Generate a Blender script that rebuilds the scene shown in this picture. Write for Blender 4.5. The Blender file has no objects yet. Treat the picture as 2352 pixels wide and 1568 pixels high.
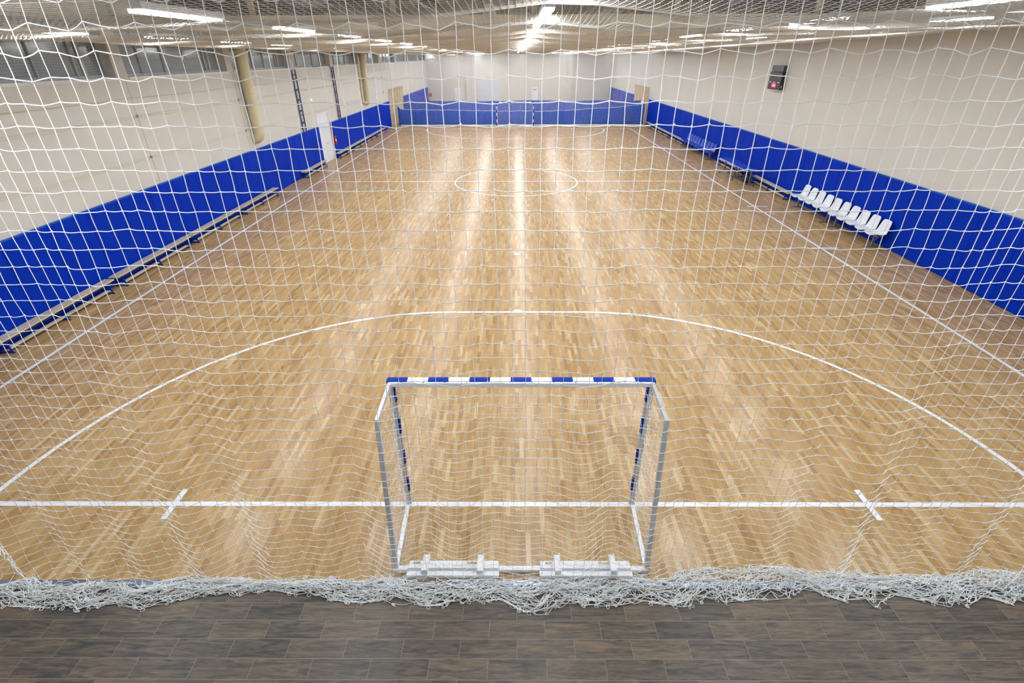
import bpy, math, random
import numpy as np
from mathutils import Matrix, Vector

random.seed(7)
RNG = np.random.default_rng(7)
SC = bpy.context.scene
COL = SC.collection
R = math.radians

# ---------------------------------------------------------------- camera
def make_camera():
    H, cx, cy, pitch, yaw, roll, f = 5.379, -0.0754, -4.873, .5196, -.006, -.0034, 1146.29
    cp, sp, c, s = math.cos(pitch), math.sin(pitch), math.cos(yaw), math.sin(yaw)
    F = Vector((s*cp, c*cp, -sp)); Rt = Vector((c, -s, 0)); U = Rt.cross(F)
    R2 = Rt*math.cos(roll) + U*math.sin(roll); U2 = U*math.cos(roll) - Rt*math.sin(roll)
    cam = bpy.data.cameras.new('camera'); o = bpy.data.objects.new('camera', cam); COL.objects.link(o)
    m = Matrix((R2, U2, -F)).transposed().to_4x4(); m.translation = (cx, cy, H)
    o.matrix_world = m
    cam.sensor_width = 36; cam.lens = f*36/2352; cam.clip_start = .05; cam.clip_end = 300
    SC.camera = o
make_camera()

# ---------------------------------------------------------------- world, exposure
LAMP_POWER = 30.0
w = bpy.data.worlds.new('world'); SC.world = w; w.use_nodes = True
w.node_tree.nodes['Background'].inputs[0].default_value = (.01, .013, .02, 1)
w.node_tree.nodes['Background'].inputs[1].default_value = .3
SC.view_settings.view_transform = 'Standard'; SC.view_settings.look = 'None'
SC.view_settings.gamma = 1; SC.view_settings.use_curve_mapping = False
SC.view_settings.exposure = 1.76
SC.cycles.max_bounces = 6; SC.cycles.diffuse_bounces = 4; SC.cycles.glossy_bounces = 3
SC.cycles.sample_clamp_indirect = 4

# ---------------------------------------------------------------- materials
def srgb(r, g, b):
    f = lambda v: (v/255/12.92) if v <= 10 else ((v/255+.055)/1.055)**2.4
    return (f(r), f(g), f(b), 1)
def mat(name, col, rough=.5, metal=0, emit=None, es=0, noise=0, nscale=20, coat=0, spec=.5, bump=0):
    m = bpy.data.materials.new(name); m.use_nodes = True; nt = m.node_tree; b = nt.nodes['Principled BSDF']
    b.inputs['Base Color'].default_value = col; b.inputs['Roughness'].default_value = rough
    b.inputs['Metallic'].default_value = metal; b.inputs['Coat Weight'].default_value = coat
    b.inputs['Specular IOR Level'].default_value = spec
    if emit: b.inputs['Emission Color'].default_value = emit; b.inputs['Emission Strength'].default_value = es
    if noise or bump:
        tc = nt.nodes.new('ShaderNodeTexCoord'); n = nt.nodes.new('ShaderNodeTexNoise')
        n.inputs['Scale'].default_value = nscale; n.inputs['Detail'].default_value = 4
        nt.links.new(tc.outputs['Object'], n.inputs['Vector'])
        if noise:
            r = nt.nodes.new('ShaderNodeValToRGB'); e = r.color_ramp.elements
            e[0].position = .3; e[1].position = .7
            e[0].color = tuple(c*(1-noise) for c in col[:3])+(1,); e[1].color = tuple(min(1, c*(1+noise)) for c in col[:3])+(1,)
            nt.links.new(n.outputs['Fac'], r.inputs['Fac']); nt.links.new(r.outputs['Color'], b.inputs['Base Color'])
        if bump:
            bp = nt.nodes.new('ShaderNodeBump'); bp.inputs['Strength'].default_value = bump; bp.inputs['Distance'].default_value = .01
            nt.links.new(n.outputs['Fac'], bp.inputs['Height']); nt.links.new(bp.outputs['Normal'], b.inputs['Normal'])
    return m

class NT:
    def __init__(s, m): s.t = m.node_tree
    def n(s, typ, **kw):
        o = s.t.nodes.new(typ)
        for k, v in kw.items(): setattr(o, k, v)
        return o
    def m(s, op, a, b=None, c=None):
        o = s.n('ShaderNodeMath', operation=op)
        for i, v in enumerate((a, b, c)):
            if v is None: continue
            if isinstance(v, (int, float)): o.inputs[i].default_value = v
            else: s.t.links.new(v, o.inputs[i])
        return o.outputs[0]
    def l(s, a, b): s.t.links.new(a, b)
    def comb(s, x, y, z=0.0):
        o = s.n('ShaderNodeCombineXYZ')
        for i, v in enumerate((x, y, z)):
            if isinstance(v, (int, float)): o.inputs[i].default_value = v
            else: s.l(v, o.inputs[i])
        return o.outputs[0]
    def ramp(s, fac, stops):
        r = s.n('ShaderNodeValToRGB'); e = r.color_ramp.elements
        while len(e) < len(stops): e.new(.5)
        for el, (p, c) in zip(e, stops): el.position = p; el.color = c
        s.l(fac, r.inputs['Fac']); return r.outputs['Color']
    def mix(s, fac, a, b, typ='MIX'):
        o = s.n('ShaderNodeMix', data_type='RGBA', blend_type=typ)
        for i, v in ((0, fac), (6, a), (7, b)):
            if isinstance(v, (int, float)): o.inputs[i].default_value = v
            elif isinstance(v, tuple): o.inputs[i].default_value = v
            else: s.l(v, o.inputs[i])
        return o.outputs[2]

def parquet():
    m = mat('parquet', (1, 1, 1, 1), .3, spec=.5); t = NT(m); b = m.node_tree.nodes['Principled BSDF']
    g = t.n('ShaderNodeNewGeometry'); sp = t.n('ShaderNodeSeparateXYZ'); t.l(g.outputs['Position'], sp.inputs[0])
    u = t.m('DIVIDE', sp.outputs[0], .065); col = t.m('FLOOR', u); fu = t.m('FRACT', u)
    wn = t.n('ShaderNodeTexWhiteNoise', noise_dimensions='1D'); t.l(col, wn.inputs['W'])
    v = t.m('ADD', t.m('DIVIDE', sp.outputs[1], .46), t.m('MULTIPLY', wn.outputs['Value'], 13.7)); row = t.m('FLOOR', v); fv = t.m('FRACT', v)
    w2 = t.n('ShaderNodeTexWhiteNoise', noise_dimensions='2D'); t.l(t.comb(col, row), w2.inputs['Vector'])
    base = t.ramp(w2.outputs['Value'], [(0, srgb(168, 131, 84)), (.2, srgb(183, 149, 100)), (.6, srgb(192, 159, 110)), (.9, srgb(201, 170, 123)), (1, srgb(216, 190, 147))])
    gn = t.n('ShaderNodeTexNoise'); gn.inputs['Detail'].default_value = 5; gn.inputs['Scale'].default_value = 1
    t.l(t.comb(t.m('MULTIPLY', sp.outputs[0], 90), t.m('MULTIPLY', sp.outputs[1], 4), t.m('MULTIPLY', w2.outputs['Value'], 40)), gn.inputs['Vector'])
    grain = t.ramp(gn.outputs['Fac'], [(.3, srgb(205, 190, 170)), (.62, (1, 1, 1, 1))])
    c1 = t.mix(.6, base, grain, 'MULTIPLY')
    ed = t.m('MINIMUM', t.m('MINIMUM', fu, t.m('SUBTRACT', 1.0, fu)), t.m('MULTIPLY', t.m('MINIMUM', fv, t.m('SUBTRACT', 1.0, fv)), 7.0))
    seam = t.m('LESS_THAN', ed, .018)
    c2 = t.mix(t.m('MULTIPLY', seam, .45), c1, srgb(120, 84, 48))
    t.l(c2, b.inputs['Base Color'])
    b.inputs['Roughness'].default_value = .5; b.inputs['Specular IOR Level'].default_value = .08
    b.inputs['Coat Weight'].default_value = .46; b.inputs['Coat Roughness'].default_value = .22
    return m

def wood_tile():
    m = mat('wood_look_tile', (1, 1, 1, 1), .35); t = NT(m); b = m.node_tree.nodes['Principled BSDF']
    g = t.n('ShaderNodeNewGeometry'); sp = t.n('ShaderNodeSeparateXYZ'); t.l(g.outputs['Position'], sp.inputs[0])
    v = t.m('DIVIDE', t.m('ADD', sp.outputs[1], 1.44+20), .2); row = t.m('FLOOR', v); fv = t.m('FRACT', v)
    par = t.m('MODULO', row, 2.0)
    u = t.m('ADD', t.m('DIVIDE', t.m('SUBTRACT', sp.outputs[0], .25), .6), t.m('MULTIPLY', par, .5)); u = t.m('ADD', u, 100.0)
    col = t.m('FLOOR', u); fu = t.m('FRACT', u)
    w2 = t.n('ShaderNodeTexWhiteNoise', noise_dimensions='2D'); t.l(t.comb(col, row), w2.inputs['Vector'])
    n1 = t.n('ShaderNodeTexNoise'); n1.inputs['Scale'].default_value = 1; n1.inputs['Detail'].default_value = 6; n1.inputs['Distortion'].default_value = 1.6
    off = t.m('MULTIPLY', w2.outputs['Value'], 50)
    t.l(t.comb(t.m('MULTIPLY', sp.outputs[0], 1.9), t.m('MULTIPLY', sp.outputs[1], 17), off), n1.inputs['Vector'])
    n2 = t.n('ShaderNodeTexNoise'); n2.inputs['Scale'].default_value = 1; n2.inputs['Detail'].default_value = 4
    t.l(t.comb(t.m('MULTIPLY', sp.outputs[0], 14), t.m('MULTIPLY', sp.outputs[1], 160), off), n2.inputs['Vector'])
    f = t.m('ADD', t.m('MULTIPLY', n1.outputs['Fac'], .8), t.m('MULTIPLY', t.m('SUBTRACT', n2.outputs['Fac'], .5), .42))
    f = t.m('ADD', f, t.m('MULTIPLY', t.m('SUBTRACT', w2.outputs['Value'], .5), .14))
    base = t.ramp(f, [(.22, srgb(56, 56, 58)), (.36, srgb(86, 79, 71)), (.5, srgb(112, 97, 82)), (.66, srgb(132, 111, 91))])
    gu = t.m('LESS_THAN', t.m('MULTIPLY', t.m('MINIMUM', fu, t.m('SUBTRACT', 1.0, fu)), .6), .0017)
    gv = t.m('LESS_THAN', t.m('MULTIPLY', t.m('MINIMUM', fv, t.m('SUBTRACT', 1.0, fv)), .2), .0017)
    gr = t.m('MAXIMUM', gu, gv)
    t.l(t.mix(gr, base, srgb(150, 143, 134)), b.inputs['Base Color'])
    b.inputs['Roughness'].default_value = .38
    return m

def pine(name='pine_wood', c0=(196, 178, 150), c1=(222, 207, 180)):
    m = mat(name, (1, 1, 1, 1), .45); t = NT(m); b = m.node_tree.nodes['Principled BSDF']
    tc = t.n('ShaderNodeTexCoord'); mp = t.n('ShaderNodeMapping'); mp.inputs['Scale'].default_value = (30, 1.5, 30)
    t.l(tc.outputs['Object'], mp.inputs[0]); n = t.n('ShaderNodeTexNoise'); n.inputs['Scale'].default_value = 1; n.inputs['Detail'].default_value = 5
    t.l(mp.outputs[0], n.inputs['Vector'])
    t.l(t.ramp(n.outputs['Fac'], [(.3, srgb(*c0)), (.65, srgb(*c1))]), b.inputs['Base Color'])
    return m

def deck():
    m = mat('metal_deck', (1, 1, 1, 1), .5, .2); t = NT(m); b = m.node_tree.nodes['Principled BSDF']
    g = t.n('ShaderNodeNewGeometry'); sp = t.n('ShaderNodeSeparateXYZ'); t.l(g.outputs['Position'], sp.inputs[0])
    fr = t.m('FRACT', t.m('DIVIDE', sp.outputs[0], .25))
    t.l(t.ramp(fr, [(.45, srgb(44, 44, 47)), (.5, srgb(26, 26, 29))]), b.inputs['Base Color'])
    return m

def panel_wall(name, base):
    m = mat(name, base, .55); t = NT(m); b = m.node_tree.nodes['Principled BSDF']
    g = t.n('ShaderNodeNewGeometry'); n = t.n('ShaderNodeTexNoise'); n.inputs['Scale'].default_value = .6; n.inputs['Detail'].default_value = 3
    t.l(g.outputs['Position'], n.inputs['Vector'])
    lo = tuple(c*.97 for c in base[:3])+(1,); hi = tuple(c*1.02 for c in base[:3])+(1,)
    t.l(t.ramp(n.outputs['Fac'], [(.3, lo), (.7, hi)]), b.inputs['Base Color'])
    return m

M = dict(
    wood=parquet(), tile=wood_tile(), pine=pine(), bars=pine('varnished_pine', (214, 184, 132), (238, 214, 170)), deck=deck(),
    wall=panel_wall('cream_wall', srgb(209, 206, 199)), beam=mat('cream_beam', srgb(205, 195, 175), .7, noise=.04, nscale=2),
    line=mat('court_line_paint', srgb(238, 241, 248), .35, noise=.02, nscale=6),
    pad=mat('blue_vinyl', srgb(0, 46, 172), .6, noise=.04, nscale=1.5, spec=.06),
    padtop=mat('light_blue_vinyl', srgb(0, 82, 180), .45, spec=.2),
    curtain=mat('blue_curtain_fabric', srgb(0, 76, 190), .8, noise=.06, nscale=8, spec=.1),
    cord=mat('white_net_cord', srgb(244, 247, 248), .6, noise=.03, nscale=300),
    fine=mat('fine_net_cord', srgb(226, 222, 214), .7, noise=.03, nscale=200),
    rope=mat('beige_rope', srgb(200, 188, 165), .8, noise=.1, nscale=150),
    white=mat('white_paint', srgb(242, 244, 248), .3, noise=.015, nscale=9), blue=mat('blue_paint', srgb(0, 48, 165), .5, noise=.04, nscale=9, spec=.1),
    alu=mat('aluminium', srgb(205, 208, 214), .35, .35, noise=.03, nscale=30), steel=mat('grey_steel', srgb(140, 145, 150), .35, .7, noise=.05, nscale=40),
    mirror=mat('polished_steel', srgb(165, 176, 200), .24, .85, noise=.04, nscale=4),
    navy=mat('dark_blue_steel', srgb(28, 42, 96), .4, .2, noise=.05, nscale=20),
    duct=mat('cream_duct', srgb(212, 202, 168), .45, noise=.03, nscale=5),
    frame=mat('window_frame_grey', srgb(180, 182, 186), .4, noise=.02, nscale=10), sill=mat('white_sill', srgb(225, 226, 230), .4, noise=.02, nscale=10),
    glass=mat('window_glass', srgb(128, 140, 146), .15, spec=.9, noise=.05, nscale=1.2),
    door=mat('white_door', srgb(226, 230, 238), .4, noise=.015, nscale=5),
    red=mat('red_enamel', srgb(190, 25, 12), .3, noise=.04, nscale=20), black=mat('black_plastic', srgb(22, 22, 28), .35, noise=.06, nscale=20),
    dkgrey=mat('dark_grey_plastic', srgb(70, 74, 78), .4, noise=.05, nscale=20), led=mat('dark_led_face', srgb(92, 66, 60), .5, noise=.12, nscale=60),
    seatw=mat('white_seat_plastic', srgb(228, 232, 238), .32, noise=.015, nscale=10), seatb=mat('blue_seat_plastic', srgb(6, 66, 190), .35, noise=.03, nscale=10),
    tabletop=mat('blue_table_top', srgb(8, 66, 200), .35, noise=.03, nscale=4), edge=mat('light_edge', srgb(170, 178, 190), .4, noise=.03, nscale=10),
    redled=mat('red_led_lit', srgb(200, 0, 20), .5, emit=(1, .02, .06, 1), es=.3, noise=.01), digit=mat('lit_digit', srgb(255, 150, 170), .5, emit=(1, .5, .6, 1), es=.35, noise=.01),
    lamp=mat('lamp_diffuser', (1, 1, 1, 1), .4, emit=(.94, .97, 1, 1), es=LAMP_POWER, noise=.01), housing=mat('lamp_housing', srgb(225, 226, 228), .4, noise=.02, nscale=10),
    exitl=mat('signal_lamp', srgb(220, 225, 255), .3, emit=(.8, .85, 1, 1), es=.6, noise=.01),
    rubber=mat('black_rubber', srgb(30, 30, 32), .7, noise=.08, nscale=30), seam=mat('panel_joint', srgb(190, 178, 150), .6, noise=.03, nscale=10),
    grey=mat('grey_door', srgb(205, 210, 222), .45, noise=.02, nscale=4),
)

# ---------------------------------------------------------------- mesh helpers
class MB:
    """collects verts and faces of one mesh"""
    def __init__(s): s.v = []; s.f = []; s.n = 0
    def add(s, v, f):
        v = np.asarray(v, float).reshape(-1, 3); s.v.append(v)
        s.f.append(np.asarray(f, int)+s.n); s.n += len(v); return s
    def box(s, x0, x1, y0, y1, z0, z1):
        v = [(x, y, z) for z in (z0, z1) for y in (y0, y1) for x in (x0, x1)]
        return s.add(v, [(0, 2, 3, 1), (4, 5, 7, 6), (0, 1, 5, 4), (2, 6, 7, 3), (0, 4, 6, 2), (1, 3, 7, 5)])
    def bar(s, a, b, w, h=None, up=(0, 0, 1)):
        h = h or w; a = np.array(a, float); b = np.array(b, float); t = b-a; t /= np.linalg.norm(t)
        u = np.array(up, float); sd = np.cross(t, u)
        if np.linalg.norm(sd) < 1e-3: sd = np.cross(t, (0, 1, 0))
        sd /= np.linalg.norm(sd); u = np.cross(sd, t); v = []
        for p in (a, b):
            for i, j in ((-1, -1), (1, -1), (1, 1), (-1, 1)): v.append(p+sd*w/2*i+u*h/2*j)
        return s.add(v, [(0, 3, 2, 1), (4, 5, 6, 7), (0, 1, 5, 4), (1, 2, 6, 5), (2, 3, 7, 6), (3, 0, 4, 7)])
    def tubes(s, P, r, k=4, ref=(.13, .21, .97), caps=False):
        """P: (m, n, 3) polylines -> tubes, r scalar or (m, n)"""
        P = np.asarray(P, float)
        if P.ndim == 2: P = P[None]
        m, n, _ = P.shape
        T = np.empty_like(P); T[:, 1:-1] = P[:, 2:]-P[:, :-2]; T[:, 0] = P[:, 1]-P[:, 0]; T[:, -1] = P[:, -1]-P[:, -2]
        T /= np.linalg.norm(T, axis=2, keepdims=True)+1e-12
        A = np.cross(T, np.array(ref)); A /= np.linalg.norm(A, axis=2, keepdims=True)+1e-9
        B = np.cross(T, A); r = np.broadcast_to(np.asarray(r, float), (m, n))[..., None]
        ang = np.arange(k)*2*np.pi/k
        V = np.stack([P+(A*math.cos(q)+B*math.sin(q))*r for q in ang], 2)
        idx = np.arange(m*n*k).reshape(m, n, k); nx = np.roll(idx, -1, 2)
        F = np.stack([idx[:, :-1], nx[:, :-1], nx[:, 1:], idx[:, 1:]], -1).reshape(-1, 4)
        if caps and k == 4: F = np.concatenate([F, idx[:, 0, ::-1].reshape(-1, 4), idx[:, -1].reshape(-1, 4)])
        return s.add(V.reshape(-1, 3), F)
    def cyl(s, a, b, r, k=12, r2=None):
        a = np.array(a, float); b = np.array(b, float); t = (b-a)/np.linalg.norm(b-a)
        u = np.cross(t, (0, 0, 1.0) if abs(t[2]) < .9 else (1.0, 0, 0)); u /= np.linalg.norm(u); w_ = np.cross(t, u)
        r2 = r if r2 is None else r2; an = np.arange(k)*2*np.pi/k
        ring = lambda p, q: [p+(u*math.cos(x)+w_*math.sin(x))*q for x in an]
        n0 = s.n; s.add(ring(a, r)+ring(b, r2)+[a, b], [(i, (i+1) % k, k+(i+1) % k, k+i) for i in range(k)])
        s.f.append(np.array([[2*k, (i+1) % k, i, i] for i in range(k)])+n0)
        s.f.append(np.array([[2*k+1, k+i, k+(i+1) % k, k+(i+1) % k] for i in range(k)])+n0)
        return s
    def grid(s, V):
        V = np.asarray(V, float); a, b, _ = V.shape; idx = np.arange(a*b).reshape(a, b)
        return s.add(V.reshape(-1, 3), np.stack([idx[:-1, :-1], idx[:-1, 1:], idx[1:, 1:], idx[1:, :-1]], -1).reshape(-1, 4))
    def blobs(s, P, r):
        P = np.asarray(P, float).reshape(-1, 3); o = np.array([(1, 0, 0), (-1, 0, 0), (0, 1, 0), (0, -1, 0), (0, 0, 1), (0, 0, -1)], float)*r
        V = (P[:, None]+o[None]).reshape(-1, 3)
        t = np.array([(0, 2, 4), (2, 1, 4), (1, 3, 4), (3, 0, 4), (2, 0, 5), (1, 2, 5), (3, 1, 5), (0, 3, 5)])
        t = np.concatenate([t, t[:, 2:]], 1)
        F = (t[None]+(np.arange(len(P))*6)[:, None, None]).reshape(-1, 4); return s.add(V, F)
    def build(s, name, m, parent=None, smooth=False, bevel=0, solid=0, loc=None):
        V = np.concatenate(s.v); F = np.concatenate([f.reshape(-1, f.shape[-1]) for f in s.f])
        me = bpy.data.meshes.new(name)
        tri = F[:, 2] == F[:, 3]
        lt = np.where(tri, 3, 4).astype(np.int32); ls = np.concatenate([[0], np.cumsum(lt)[:-1]]).astype(np.int32)
        mask = np.ones(F.shape, bool); mask[tri, 3] = False
        lv = F[mask].astype(np.int32)
        me.vertices.add(len(V)); me.vertices.foreach_set('co', V.astype(np.float32).ravel())
        me.loops.add(len(lv)); me.loops.foreach_set('vertex_index', lv)
        me.polygons.add(len(F)); me.polygons.foreach_set('loop_start', ls); me.polygons.foreach_set('loop_total', lt)
        me.polygons.foreach_set('use_smooth', np.full(len(F), bool(smooth)))
        me.update(calc_edges=True); me.validate()
        me.materials.append(m)
        o = bpy.data.objects.new(name, me); COL.objects.link(o)
        if parent: o.parent = parent
        if loc: o.location = loc
        if bevel:
            b = o.modifiers.new('bevel', 'BEVEL'); b.width = bevel; b.segments = 2; b.limit_method = 'ANGLE'
        if solid:
            b = o.modifiers.new('solid', 'SOLIDIFY'); b.thickness = solid; b.offset = 0
        return o

def tag(o, label=None, cat=None, group=None, kind=None):
    if label: o['label'] = label
    if cat: o['category'] = cat
    if group: o['group'] = group
    if kind: o['kind'] = kind
    return o
def empty(name, loc=(0, 0, 0), rz=0, label=None, cat=None, group=None, kind=None):
    o = bpy.data.objects.new(name, None); COL.objects.link(o); o.location = loc; o.rotation_euler = (0, 0, rz)
    o.empty_display_size = .1
    return tag(o, label, cat, group, kind)
KIDS = {}
def kids(o): return [c for c in COL.objects if c.parent == o]
def copy_tree(o, loc=None, rz=None, label=None, group=None, ch=None):
    c = o.copy(); COL.objects.link(c)
    if loc is not None: c.location = loc
    if rz is not None: c.rotation_euler = (0, 0, rz)
    if label: c['label'] = label
    if group: c['group'] = group
    if o.name not in KIDS: KIDS[o.name] = [(k, kids(k)) for k in kids(o)]
    for k, sub in KIDS[o.name]:
        d = k.copy(); COL.objects.link(d); d.parent = c
        for q in sub:
            e = q.copy(); COL.objects.link(e); e.parent = d
    return c
def text_mesh(body, size, m, name, parent, mw, depth=.003):
    cu = bpy.data.curves.new('t', 'FONT'); cu.body = body; cu.size = size; cu.extrude = depth; cu.align_x = 'CENTER'; cu.align_y = 'CENTER'
    o = bpy.data.objects.new('t', cu); COL.objects.link(o); dg = bpy.context.evaluated_depsgraph_get()
    me = bpy.data.meshes.new_from_object(o.evaluated_get(dg)); bpy.data.objects.remove(o); me.materials.clear(); me.materials.append(m)
    q = bpy.data.objects.new(name, me); COL.objects.link(q); q.parent = parent; q.matrix_local = mw; return q

XL, XR, Y0, Y1, ZC = -10.95, 11.85, -8.0, 65.0, 6.75
def S(o): return tag(o, kind='structure')

# ---------------------------------------------------------------- setting
S(MB().box(XL-.5, XR+.3, -1.16, Y1+.3, -.1, 0).build('floor', M['wood']))
S(MB().box(XL-.5, XR+.3, Y0-.3, -1.26, -.1, 0).build('floor_tiles', M['tile'])).name = 'floor_tiled'
S(MB().box(XL-.5, XR+.3, -1.26, -1.16, -.1, .004).build('trim_1', M['mirror']))
S(MB().box(XL-.5, XR+.3, Y0-.3, Y1+.3, ZC, ZC+.2).build('ceiling', M['deck']))
S(MB().box(XR, XR+.3, Y0, Y1, 0, ZC).build('wall_right', M['wall']))
S(MB().box(XL-.5, XR+.3, Y0-.3, Y0, 0, ZC).build('wall_near', M['wall']))
fw = MB().box(XL-.5, XR+.3, Y1, Y1+.3, 0, ZC)
for a, b in ((-6.1, -5.5), (.63, 1.16), (6.5, 7.1)): fw.box(a, b, Y1-.22, Y1, 0, ZC)
S(fw.build('wall_far', M['wall']))
# left wall with a strip of window openings between pillars
PIL = [10.5+6.08*k for k in range(-3, 10)]
SILL, HEAD = 4.87, 6.25
lw = MB().box(XL-.4, XL, Y0, 24.93, 0, SILL).box(XL-.4, XL, 26.87, Y1, 0, SILL).box(XL-.4, XL, 24.93, 26.87, 2.64, SILL)
lw.box(XL-.4, XL, Y0, Y1, HEAD, ZC)
lw.box(XL-.4, XL, Y0, PIL[0], SILL, HEAD)
for p in PIL: lw.box(XL-.4, XL, p, min(p+.47, Y1), SILL, HEAD)
S(lw.build('wall_left', M['wall']))
sm = MB()
for p in PIL[1:]:
    for q in (p+.3,): sm.box(XL, XL+.006, q-.012, q+.012, 2.0, SILL)
S(sm.build('trim_2', M['seam']))
wn = 0
for i, p in enumerate(PIL[:-1]):
    a, b = p+.47, PIL[i+1]
    if b < 3: continue
    wn += 1
    root = empty('window_%d' % wn, (0, 0, 0), kind='structure')
    fr = MB(); x0, x1 = XL-.3, XL-.24
    fr.box(x0, x1, a, b, SILL+.03, SILL+.09).box(x0, x1, a, b, HEAD-.07, HEAD)
    L = b-a
    for t, w_ in ((.0, .07), (.19, .035), (.40, .09), (.60, .035), (.82, .05), (.87, .09), (1., .07)):
        y = a+L*t; fr.box(x0, x1+.01, max(a, y-w_/2), min(b, y+w_/2), SILL+.03, HEAD)
    fr.build('window_frame', M['frame'], root)
    MB().box(x0+.02, x0+.03, a, b, SILL+.05, HEAD-.03).build('pane', M['glass'], root)
    MB().box(XL-.3, XL+.03, a, b, SILL-.035, SILL+.03).build('window_sill', M['sill'], root)
# roof beams across the hall, under the deck
bm = MB()
for p in PIL+[PIL[-1]+6.08]:
    if 8 < p < Y1-1:
        bm.box(XL, XR, p+.05, p+.42, 6.0, 6.31)
        for x in np.arange(XL+.3, XR, 3.7): bm.box(x-.06, x+.06, p+.17, p+.29, 6.31, ZC)
S(bm.build('trim_3', M['beam']))
bm = MB()
for x in np.arange(XL+1.2, XR, 2.4): bm.box(x-.05, x+.05, Y0, Y1, ZC-.16, ZC)
S(bm.build('trim_4', M['dkgrey']))

# court markings
STRIPZ = [.002]
def strip(mb, pts, w_=.08):
    STRIPZ[0] += .00025; z1 = STRIPZ[0]
    P = np.array(pts, float); T = np.gradient(P, axis=0); T /= np.linalg.norm(T, axis=1, keepdims=True); N = np.stack([-T[:, 1], T[:, 0]], 1)*w_/2
    a, b = P+N, P-N; n = len(P); V = [np.c_[a, np.full(n, z1)], np.c_[b, np.full(n, z1)]]
    mb.grid(np.stack([V[0], V[1]]))
HW, LEN = 9.742, 40.9
ln = MB()
for s in (-1, 1): strip(ln, [(s*HW, -.04), (s*HW, LEN+.04)])
for y in (0, LEN/2, LEN): strip(ln, [(-HW, y), (HW, y)])
th = np.linspace(0, 2*np.pi, 73); strip(ln, np.c_[3*np.cos(th), LEN/2+3*np.sin(th)])
for sgn, yb in ((1, 0), (-1, LEN)):
    a = np.linspace(0, np.pi/2, 25)
    L = np.c_[-1.5-5.96*np.cos(a), yb+sgn*5.96*np.sin(a)]; Rr = np.c_[1.5+5.96*np.cos(a[::-1]), yb+sgn*5.96*np.sin(a[::-1])]
    strip(ln, np.concatenate([L, Rr]))
    for s in (-1, 1): strip(ln, [(s*4.79, yb-.27), (s*4.79, yb+.27)])
    for d in (6, 10): 
        t = np.linspace(0, 2*np.pi, 25); c = np.c_[.1*np.cos(t), yb+sgn*d+.1*np.sin(t)]
        ln.grid(np.stack([np.c_[c, np.full(25, .0085)], np.c_[c*0+[0, yb+sgn*d], np.full(25, .0085)]]))
for y in (LEN/2-9.9, LEN/2-4.8, LEN/2+5.6, LEN/2+10.4):
    strip(ln, [(HW-.28, y), (HW+.55, y)])
t = np.linspace(0, 2*np.pi, 25); c = np.c_[.08*np.cos(t), LEN/2+.08*np.sin(t)]
ln.grid(np.stack([np.c_[c, np.full(25, .0085)], np.c_[c*0+[0, LEN/2], np.full(25, .0085)]]))
S(ln.build('floor_markings', M['line'])).name = 'floor_lines'

# ---------------------------------------------------------------- doors
def panel_door(idx, x, y0, y1, h, face):
    """door leaf set in the left wall, facing +X"""
    root = empty('door_%d' % idx, (0, 0, 0), kind='structure')
    f = MB().box(x-.06, x+.03, y0, y0+.07, 0, h).box(x-.06, x+.03, y1-.07, y1, 0, h).box(x-.06, x+.03, y0, y1, h-.07, h)
    ym = y0+.07+(y1-y0-.14)*.5
    f.box(x-.06, x+.02, y0+.07, y1-.07, 2.08, 2.16)
    f.build('door_frame', M['door'], root, bevel=.004)
    MB().box(x-.05, x-.02, y0+.07, y1-.07, 2.16, h-.07).build('transom_panel', M['door'], root)
    for a, b in ((y0+.075, ym-.004), (ym+.004, y1-.075)):
        d = MB().box(x-.05, x-.005, a, b, .01, 2.075)
        for z0, z1 in ((.25, .95), (1.15, 1.9)):
            for q in ((a+.14, a+.155, z0, z1), (b-.155, b-.14, z0, z1), (a+.14, b-.14, z0, z0+.015), (a+.14, b-.14, z1-.015, z1)):
                d.box(x-.005, x+.004, q[0], q[1], q[2], q[3])
        leaf = d.build('door_leaf', M['door'], root)
    hd = MB().box(x-.005, x+.05, ym+.06, ym+.085, 1.0, 1.02).bar((x+.05, ym+.06, 1.01), (x+.05, ym+.2, 1.01), .02)
    hd.build('door_handle', M['steel'], root)
panel_door(1, XL-.02, 24.93, 26.87, 2.64, 1)
def far_door(idx, x0, x1, h, m, sign=False, gate=False):
    root = empty('door_%d' % idx, (0, 0, 0), kind='structure'); y = Y1
    MB().box(x0, x0+.07, y-.06, y+.01, 0, h).box(x1-.07, x1, y-.06, y+.01, 0, h).box(x0, x1, y-.06, y+.01, h-.07, h).build('door_frame', m, root)
    d = MB().box(x0+.07, x1-.07, y-.035, y+.01, .01, h-.07)
    if gate:
        for k in range(1, 6): d.box(x0+.07, x1-.07, y-.04, y-.034, h*k/6, h*k/6+.02)
    d.build('door_leaf', m, root)
    MB().box(x0+.12, x0+.16, y-.08, y-.035, .95, 1.1).build('door_handle', M['steel'], root)
    if sign: MB().box(x0+.12, x1-.2, y-.045, y-.034, h-.35, h-.28).build('door_sign', M['dkgrey'], root)
far_door(2, -4.6, -1.79, 2.87, M['grey'], gate=True)
far_door(3, -7.57, -6.7, 1.96, M['door'])
far_door(4, 2.11, 2.66+.2, 2.02, M['door'], sign=True)

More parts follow.
